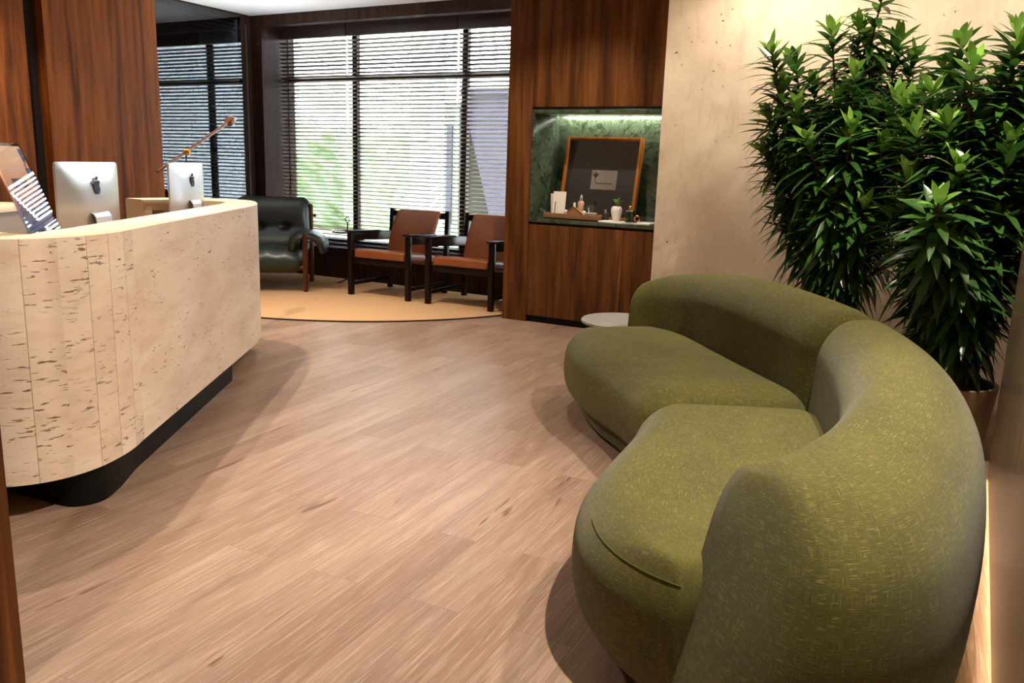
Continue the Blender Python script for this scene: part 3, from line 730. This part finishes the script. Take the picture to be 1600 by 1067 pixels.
plant('tall leafy plant against the concrete wall, its pot hidden behind the sofa back', (-.72, 5.22, 0), .24, .36, LT, 3)
plant('tall leafy plant at the right edge in a visible grey brown pot', (-.03, 4.52, 0), .225, .36, RT, 5)

# ------------------------------------------------------------------ tan leather armchairs
def leather_chair(label, loc, rz):
    t = thing('leather_armchair', label, 'armchair', loc, rz, 'tan leather armchairs by the window')
    W, D = .74, .78; hx = W / 2 - .025
    for sx in (-1, 1):
        MB().box((sx * hx, -D / 2 + .025, .31), (.05, .05, .62), bev=.006).build('leg', 'chair_wood', t)
        MB().box((sx * hx, D / 2 - .07, .42), (.045, .05, .84), (-.06, 0, 0), bev=.006).build('leg', 'chair_wood', t)
        MB().box((sx * hx, -.02, .575), (.035, D - .06, .095), (-.05, 0, 0), bev=.006).build('arm_rail', 'chair_wood', t)
        MB().box((sx * hx, -D / 2 + .22, .627), (.085, .48, .018), (-.03, 0, 0), bev=.006).build('armrest', 'chair_wood', t)
        MB().box((sx * hx, 0, .11), (.03, D - .08, .035), bev=.004).build('stretcher', 'chair_wood', t)
    MB().box((0, -D / 2 + .045, .345), (W - .09, .03, .06), bev=.004).build('front_rail', 'chair_wood', t)
    MB().box((0, D / 2 - .10, .30), (W - .09, .03, .06), bev=.004).build('rear_rail', 'chair_wood', t)
    MB().box((0, D / 2 - .045, .79), (W - .09, .028, .06), (-.06, 0, 0), bev=.004).build('top_rail', 'chair_wood', t)
    def fs(s, q, h):
        u, v = s / .60, q / .56; return (s - .30, -D / 2 + .015 + q, .375 - .06 * v + h + (.012 * (1 - (2 * u - 1) ** 4) * (1 - (2 * v - 1) ** 4) if h > .03 else 0))
    MB().rbox((.60, .56, .085), (.02, .02, .02), (20, 18, 6), fs).build('seat', 'tan_leather', t, angle=0)
    def fb(s, q, h):
        k = h / .56; return (s - .265 - .0 , D / 2 - .30 + q + .22 * k - .03 * math.sin(math.pi * k), .30 + h * .95 + 0.0)
    MB().rbox((.53, .055, .56), (.02, .02, .03), (18, 5, 20), fb).build('backrest', 'tan_leather', t, angle=0)
    return t
c1 = leather_chair('tan leather armchair with black wood frame, nearer the green armchair', (-5.08, 6.83, .0105), math.radians(1.5))
dup(c1, (-4.155, 6.85, .0105), math.radians(1.0), 'tan leather armchair with black wood frame, partly behind the wood cabinet edge')

# ------------------------------------------------------------------ dark green leather armchair
g = thing('lounge_armchair', 'dark green tufted leather armchair with brown wood legs beside the desk', 'armchair', (-6.43, 6.36, .0105), math.radians(38))
for sx in (-1, 1):
    MB().tube([(sx * .40, -.40, 0), (sx * .40, -.40, .30), (sx * .40, -.40, .58)], [.024, .03, .026], 14).build('leg', 'brown_wood', g)
    MB().tube([(sx * .40, .36, 0), (sx * .40, .36, .3), (sx * .40, .42, .84)], [.024, .03, .022], 14).build('leg', 'brown_wood', g)
    MB().tube([(sx * .40, -.40, .50), (sx * .40, .38, .47)], .024, 12).build('arm_rail', 'brown_wood', g)
    MB().sphere((sx * .44, .40, .72), .018).build('knob', 'brown_wood', g)
MB().tube([(-.40, -.40, .24), (.40, -.40, .24)], .024, 12).build('front_rail', 'brown_wood', g)
MB().tube([(-.40, .36, .22), (.40, .36, .22)], .024, 12).build('rear_rail', 'brown_wood', g)
def gs(s, t, h):
    u, v, k = s / .74, t / .80, h / .20
    tuft = sum(math.exp(-((u - a) ** 2 + (v - b) ** 2) / .006) for a in (.3, .7) for b in (.33, .68))
    z = .19 + h + .05 * (1 - (2 * u - 1) ** 2) * (1 - (2 * v - 1) ** 4) * k - .045 * tuft * k + .012 * k * math.sin(26 * u) * math.sin(20 * v) * .6
    return (s - .37, -.47 + t, z - .03 * v)
MB().rbox((.74, .80, .20), (.1, .1, .095), (36, 36, 12), gs).build('seat_cushion', 'green_leather', g, angle=0)
def gb(s, t, h):
    u, k = s / .78, h / .62
    puff = .05 * abs(math.sin(math.pi * (k * 2 if k < .5 else k * 2 - 1))) * (1 - (2 * u - 1) ** 4)
    tuft = sum(math.exp(-((u - a) ** 2 + (k - b) ** 2) / .004) for a in (.33, .67) for b in (.5,))
    return (s - .39, .16 + t + .24 * k - puff * (1 - t / .17) + .05 * tuft * (1 - t / .17), .29 + h)
MB().rbox((.78, .17, .62), (.09, .08, .09), (34, 10, 34), gb).build('back_cushion', 'green_leather', g, angle=0)
for sx in (-1, 1):   # leather pads draped over each arm
    def ga(s, t, h, sx=sx):
        L = .56; v = s / L; a = (t / .46) * 3.5 - 1.75     # wraps over the rail
        r = .075 + h + .025 * math.sin(math.pi * v)
        ext = .14 * max(0, abs(a) - 1.2)
        return (sx * .41 + math.sin(max(-1.6, min(1.6, a))) * r * 1.25, -.40 + s, .45 + math.cos(max(-1.6, min(1.6, a))) * r * .9 - ext * .9)
    MB().rbox((.56, .46, .07), (.08, .08, .034), (20, 28, 8), ga).build('arm_cushion', 'green_leather', g, angle=0)

# round drinks table with carrying handle, behind the first leather chair
dt = thing('drinks_table', 'small round grey drinks table with thin black stem between the armchairs', 'table', (-6.0, 7.1, .0105))
MB().lathe([(0, .545), (.165, .545), (.17, .55), (.17, .565), (.16, .56), (0, .558)], n=40).build('table_top', 'tabletop_grey', dt)
MB().tube([(0, 0, .01), (0, 0, .66)], .007).build('stem', 'metal_dark', dt)
mb = MB(); mb.tube([(.028 * math.sin(a * .3142), 0, .685 - .028 * math.cos(a * .3142)) for a in range(21)], .005, 8); mb.build('ring_handle', 'metal_dark', dt)
mb = MB()
for k in range(3):
    a = k * 2.094 + .4; mb.tube([(0, 0, .05), (.07 * math.cos(a), .07 * math.sin(a), .02), (.15 * math.cos(a), .15 * math.sin(a), .008)], .008, 8)
mb.build('tripod_foot', 'metal_dark', dt)

# rug
rug = thing('rug', 'round tan rug with dark edge in front of the armchairs', 'rug', (-5.871, 7.299, 0))
def arcp(r): return [(r * math.cos(a), r * math.sin(a)) for a in [math.pi + math.pi * k / 90 for k in range(91)]]
def clip(pts): return [(min(max(p[0], -1.56), 2.285), min(p[1], 0)) for p in pts]
R0 = 2.416
MB().prism(clip(arcp(R0 - .022)), .001, .010).build('pile', 'rug', rug)
ring = arcp(R0); ri = arcp(R0 - .022)
MB().prism(clip(ring + ri[::-1]), .001, .011).build('binding', 'rug_edge', rug)

# ------------------------------------------------------------------ blinds
def blind(label, x0, x1, y, z0, z1, tilt, axis='x', group='timber blinds on the main window', mat='slat', head=.15):
    t = thing('venetian_blind', label, 'blind', ((x0 + x1) / 2, y, z0) if axis == 'x' else (y, (x0 + x1) / 2, z0), 0 if axis == 'x' else math.pi / 2, group)
    W = x1 - x0; H = z1 - z0; mb = MB(); z = .03; pitch = .0435
    while z < H - head - .005:
        mb.box((0, 0, z), (W, .05, .003), (tilt, 0, 0)); z += pitch
    mb.build('slats', mat, t, smooth=False)
    MB().box((0, 0, H - head / 2), (W, .06, head), bev=.004).build('headrail', mat, t)
    MB().box((0, 0, .008), (W, .05, .016), bev=.003).build('bottom_rail', mat, t)
    nn = max(2, round(W / .75)); cm = []
    for k in range(nn):
        x = -W / 2 + W * (k + .5) / nn if nn > 2 else (-W / 2 + .18 if k == 0 else W / 2 - .18)
        m = MB()
        for dy in (-.026, .026): m.tube([(x, dy, .01), (x, dy, H - .04)], .0015, 5)
        m.build('ladder_cord', 'cord', t)
    return t
blind('dark timber blind at the left of the main window', -7.43, -6.43, 7.62, .352, 2.84, -.30)
blind('dark timber blind in the middle of the main window', -6.42, -4.94, 7.62, .352, 2.84, -.30)
blind('dark timber blind at the right of the main window beside the cabinet', -4.93, -3.4, 7.62, .352, 2.84, -.30)
blind('dark timber blind behind the glass side wall, left of the main window', 5.32, 7.16, -7.67, .06, 2.9, 1.05, 'y', None, 'slat', .05)
ch = MB()
for k in range(110): ch.sphere((0, 0, 2.8 - .022 * k), .008, 8, 6)
tag(ch.build('bead_chain', 'bead', loc=(-7.57, 7.22, 0)), 'beaded blind chain hanging in the corner between the two windows', 'chain')

# ------------------------------------------------------------------ things in the niche
NF = NZ0
pf = thing('picture_frame', 'large square wood framed picture leaning in the green niche', 'picture', (-2.865, 6.62, NF + .001)); 
LEAN = -.2
pf.rotation_euler = (LEAN, 0, 0)
FW, FH, FT = .70, .705, .028
for sx in (-1, 1): MB().box((sx * (FW / 2 - FT / 2), 0, FH / 2), (FT, .05, FH), bev=.002).build('frame_side', 'frame_wood', pf)
for z in (FT / 2, FH - FT / 2): MB().box((0, 0, z), (FW - 2 * FT, .05, FT), bev=.002).build('frame_rail', 'frame_wood', pf)
MB().box((0, .012, FH / 2), (FW - 2 * FT, .006, FH - 2 * FT)).build('mount', 'mat_dark', pf)
MB().box((0, -.012, FH / 2), (FW - 2 * FT, .003, FH - 2 * FT)).build('glazing', 'acrylic', pf)
cd = MB().box((.03, .007, .345), (.235, .003, .165)).build('drawing_card', 'card', pf)
ink = MB(); ink.box((.035, .0045, .315), (.15, .002, .007)).tube([(-.045, .005, .315), (-.05, .005, .37)], .003, 6)
for k in range(9):
    a = math.radians(30 + 15 * k); ink.tube([(-.05, .005, .365), (-.05 + .035 * math.cos(a), .005, .372 + .04 * math.sin(a))], [.003, .002], 5)
ink.build('ink_drawing', 'ink', cd)

ty = thing('tray', 'shallow brown wood tray at the left of the niche', 'tray', (-2.99, 6.46, NF))
mb = MB(); mb.box((0, 0, .006), (.50, .17, .012)); mb.build('tray_floor', 'tray_wood', ty)
for c, d in (((0, -.081, .026), (.50, .008, .052)), ((0, .081, .026), (.50, .008, .052)), ((-.246, 0, .026), (.008, .154, .052)), ((.246, 0, .026), (.008, .154, .052))):
    MB().box(c, d, bev=.0015).build('tray_side', 'tray_wood', ty)
lf = thing('leaflet', 'white folded leaflet standing upright in the wooden tray', 'leaflet', (-3.12, 6.425, NF + .013))
MB().box((.0, 0, .11), (.115, .003, .22), (-.14, 0, .06)).build('front_page', 'paper', lf)
MB().box((-.04, .035, .10), (.10, .003, .20), (.16, 0, .3)).build('rear_page', 'paper', lf)
MB().box((-.032, -.008, .075), (.006, .003, .12), (-.14, 0, .06)).build('printed_bar', 'ink', lf)
bt = thing('perfume_bottle', 'slim rosy bottle with silver cap in the wooden tray', 'bottle', (-2.945, 6.49, NF + .013))
MB().lathe([(0, 0), (.026, 0), (.028, .005), (.028, .13), (.02, .145), (.012, .15), (0, .15)], n=20).build('bottle_body', 'amber', bt)
MB().lathe([(0, .15), (.017, .15), (.017, .18), (.012, .185), (.010, .20), (0, .205)], n=16).build('cap', 'chrome', bt)
vl = thing('reed_tube', 'thin pale tube left of the rosy bottle in the tray', 'tube', (-3.01, 6.50, NF + .013))
MB().lathe([(0, 0), (.010, 0), (.010, .125), (.007, .13), (0, .13)], n=14).build('tube_body', 'ceramic', vl)
MB().lathe([(.0101, .02), (.0104, .02), (.0104, .06), (.0101, .06)], n=14).build('tube_band', 'amber', vl)
gb_ = thing('glass_box', 'clear glass box standing in the wooden tray behind the figurine', 'box', (-2.86, 6.50, NF + .013))
for c, d in (((0, -.045, .06), (.10, .002, .12)), ((0, .02, .06), (.10, .002, .12)), ((-.05, -.012, .06), (.002, .063, .12)), ((.05, -.012, .06), (.002, .063, .12))):
    MB().box(c, d).build('glass_side', 'acrylic', gb_)
hs = thing('woven_house', 'small woven gabled ornament at the front of the tray', 'ornament', (-2.965, 6.415, NF + .013))
MB().add([(-.075, -.02, 0), (.075, -.02, 0), (.075, -.02, .045), (0, -.02, .095), (-.075, -.02, .045), (-.075, .02, 0), (.075, .02, 0), (.075, .02, .045), (0, .02, .095), (-.075, .02, .045)],
         [[0, 1, 2, 3, 4], [9, 8, 7, 6, 5], [0, 5, 6, 1], [1, 6, 7, 2], [2, 7, 8, 3], [3, 8, 9, 4], [4, 9, 5, 0]]).build('house_body', 'wicker', hs)
MB().tube([(-.085, -.022, .042), (0, -.022, .10), (.085, -.022, .042)], .005, 8).build('roof_trim', 'gold', hs)
for i, (x, lab) in enumerate(((-3.04, 'small white ceramic knob left of the woven ornament'), (-2.875, 'small white ceramic knob right of the woven ornament'))):
    o = thing('ceramic_ornament', lab, 'ornament', (x, 6.40, NF + .013), 0, 'white ceramic pieces in the tray')
    MB().lathe([(0, 0), (.016, 0), (.016, .035), (.010, .042), (0, .042)], n=16).build('knob_body', 'ceramic', o); MB().sphere((0, 0, .055), .017).build('knob_head', 'ceramic', o)
bw = thing('ceramic_dish', 'little white ceramic dish at the right end of the tray', 'dish', (-2.815, 6.42, NF + .013))
MB().lathe([(0, 0), (.022, 0), (.03, .03), (.048, .055), (.044, .055), (.028, .036), (0, .034)], n=24).build('dish_bowl', 'ceramic', bw)
MB().tube([(-.02, 0, .03), (-.028, 0, .10)], [.004, .003], 8).build('dish_stem', 'ceramic', bw)
bk = thing('magazine', 'pale open magazine lying at the right of the niche floor', 'magazine', (-2.50, 6.44, NF))
MB().box((-.11, 0, .006), (.215, .20, .012), (0, .02, .02), .002).build('left_page', 'paper', bk); MB().box((.11, .004, .006), (.215, .20, .012), (0, -.02, .02), .002).build('right_page', 'paper', bk)
va = thing('vase', 'white ribbed vase in front of the picture in the niche', 'vase', (-2.60, 6.44, NF + .016))
mb = MB(); n = 40; prof = [(0, 0), (.022, 0), (.026, .006), (.04, .05), (.046, .085), (.042, .105), (.03, .118), (.026, .118), (.02, .1), (0, .1)]
vs = []; fs = []
for r, z in prof:
    for k in range(n): a = 2 * math.pi * k / n; q = r * (1 + .05 * math.cos(10 * a)); vs.append((q * math.cos(a), q * math.sin(a), z))
for i in range(len(prof) - 1):
    for k in range(n): fs.append([i * n + k, i * n + (k + 1) % n, (i + 1) * n + (k + 1) % n, (i + 1) * n + k])
mb.add(vs, fs).build('vase_body', 'ceramic', va)
sp = thing('flower_sprig', 'small yellow green sprig standing in the white vase', 'sprig', (-2.60, 6.44, NF + .12))
lm = MB(); R = random.Random(2)
for k in range(12):
    a = R.uniform(0, 6.28); e = R.uniform(.4, 1.2); leaf_add(lm, Vector((0, 0, R.uniform(.0, .05))), Vector((math.cos(a) * math.cos(e), math.sin(a) * math.cos(e), math.sin(e))), Vector((0, 0, 1)), R.uniform(.05, .085), .008, .2)
lm.build('sprig_leaves', ['leaf_young'], sp, angle=0)
sm = MB(); 
for k in range(3): sm.tube([(0, 0, -.015), (.03 * math.cos(k * 2), .02 * math.sin(k * 2), .07)], .002, 5)
sm.build('sprig_stems', 'bark', sp)
jr = thing('candle_jar', 'dark green lidded jar with gold knob right of the vase', 'jar', (-2.48, 6.44, NF + .016))
MB().lathe([(0, 0), (.035, 0), (.038, .006), (.038, .078), (.034, .084), (0, .084)], n=28).build('jar_body', 'green_glass', jr)
ld = MB().lathe([(0, .084), (.035, .084), (.033, .092), (.010, .10), (0, .1)], n=24).build('lid', 'chrome', jr)
MB().sphere((0, 0, .113), .013).build('lid_knob', 'gold', ld)
rg = MB()
rg.tube([(.022 * math.sin(a * .3142), 0, .026 - .022 * math.cos(a * .3142)) for a in range(21)], .006, 8)
tag(rg.build('gold_ring', 'gold', loc=(-2.415, 6.43, NF + .0165)), 'gold ring ornament standing right of the green jar', 'ring')
gl = MB()
gl.tube([(.05 * math.sin(a * .3142), .03 * math.cos(a * .3142), .004) for a in range(21)], .004, 6)
tag(gl.build('bangle', 'metal_dark', loc=(-2.44, 6.365, NF + .0165)), 'dark bangle lying on the pale magazine in front of the jar', 'bangle')
dc = thing('small_candle', 'small dark candle with silver top behind the tray in front of the picture', 'candle', (-2.72, 6.50, NF))
MB().lathe([(0, 0), (.03, 0), (.03, .07), (0, .07)], n=20).build('candle_body', 'mat_dark', dc); MB().lathe([(0, .07), (.012, .07), (.010, .10), (0, .105)], n=14).build('candle_top', 'chrome', dc)
al = thing('acrylic_cover', 'low clear acrylic cover at the right end of the niche', 'cover', (-2.29, 6.56, NF))
for c, d in (((0, -.07, .03), (.36, .003, .06)), ((-.179, 0, .03), (.003, .14, .06)), ((0, 0, .062), (.36, .145, .003))):
    MB().box(c, d).build('acrylic_side', 'acrylic', al)

# ------------------------------------------------------------------ outdoors beyond the blinds
struct('ground', rect(-22, 6, 7.86, 26, -.35, -.25), 'plaster')
struct('added_sky_blocker', rect(-8.5, -8.3, 3.5, 7.85, -.3, 4.4), 'black')  # black slab added outside the side glass to block the sky
ex_w = plain('lilac rendered wall', (30, 27, 42), .8); MAT['lilac'] = ex_w
MAT['shed'] = plain('shed boards', (84, 90, 76), .8)
MAT['pale_render'] = plain('pale render', (235, 238, 235), .8)
col = thing('porch_column', 'pale square column standing outside the main window', 'column', (-6.7, 9.6, -.25))
rect(-.17, .17, -.17, .17, .12, 3.6, bev=.01).build('shaft', 'pale_render', col); rect(-.22, .22, -.22, .22, 0, .12, bev=.01).build('column_base', 'pale_render', col)
nb = thing('neighbouring_house', 'dark lilac house wall with sloping edge outside the right of the window', 'house', (-8.25, 13.0, -.25))
def slab(pts, y0, y1):
    n = len(pts); return MB().add([(x, y0, z) for x, z in pts] + [(x, y1, z) for x, z in pts], [list(range(n)), [n + k for k in range(n)][::-1]] + [[k, n + k, n + (k + 1) % n, (k + 1) % n] for k in range(n)])
slab([(.75, 0), (5, 0), (5, 2.8), (0, 2.8), (.1, 2.2)], 0, 3).build('gable_wall', 'lilac', nb, smooth=False)
rect(-.05, 5.1, -.1, 3.1, 2.8, 2.9).build('roof_slab', 'lilac', nb)
gh = thing('garden_shed', 'grey green shed with slatted front outside the middle of the window', 'shed', (-9.0, 13.2, -.25))
rect(-.55, .5, 0, 2, 0, 2.6).build('shed_wall', 'shed', gh); rect(-.6, .55, -.05, 2.05, 2.6, 2.7).build('shed_roof', 'shed', gh)
for k in range(4): rect(-.42 + .22 * k, -.30 + .22 * k, -.03, 0, .5, 2.3).build('shed_slat', 'lilac', gh)
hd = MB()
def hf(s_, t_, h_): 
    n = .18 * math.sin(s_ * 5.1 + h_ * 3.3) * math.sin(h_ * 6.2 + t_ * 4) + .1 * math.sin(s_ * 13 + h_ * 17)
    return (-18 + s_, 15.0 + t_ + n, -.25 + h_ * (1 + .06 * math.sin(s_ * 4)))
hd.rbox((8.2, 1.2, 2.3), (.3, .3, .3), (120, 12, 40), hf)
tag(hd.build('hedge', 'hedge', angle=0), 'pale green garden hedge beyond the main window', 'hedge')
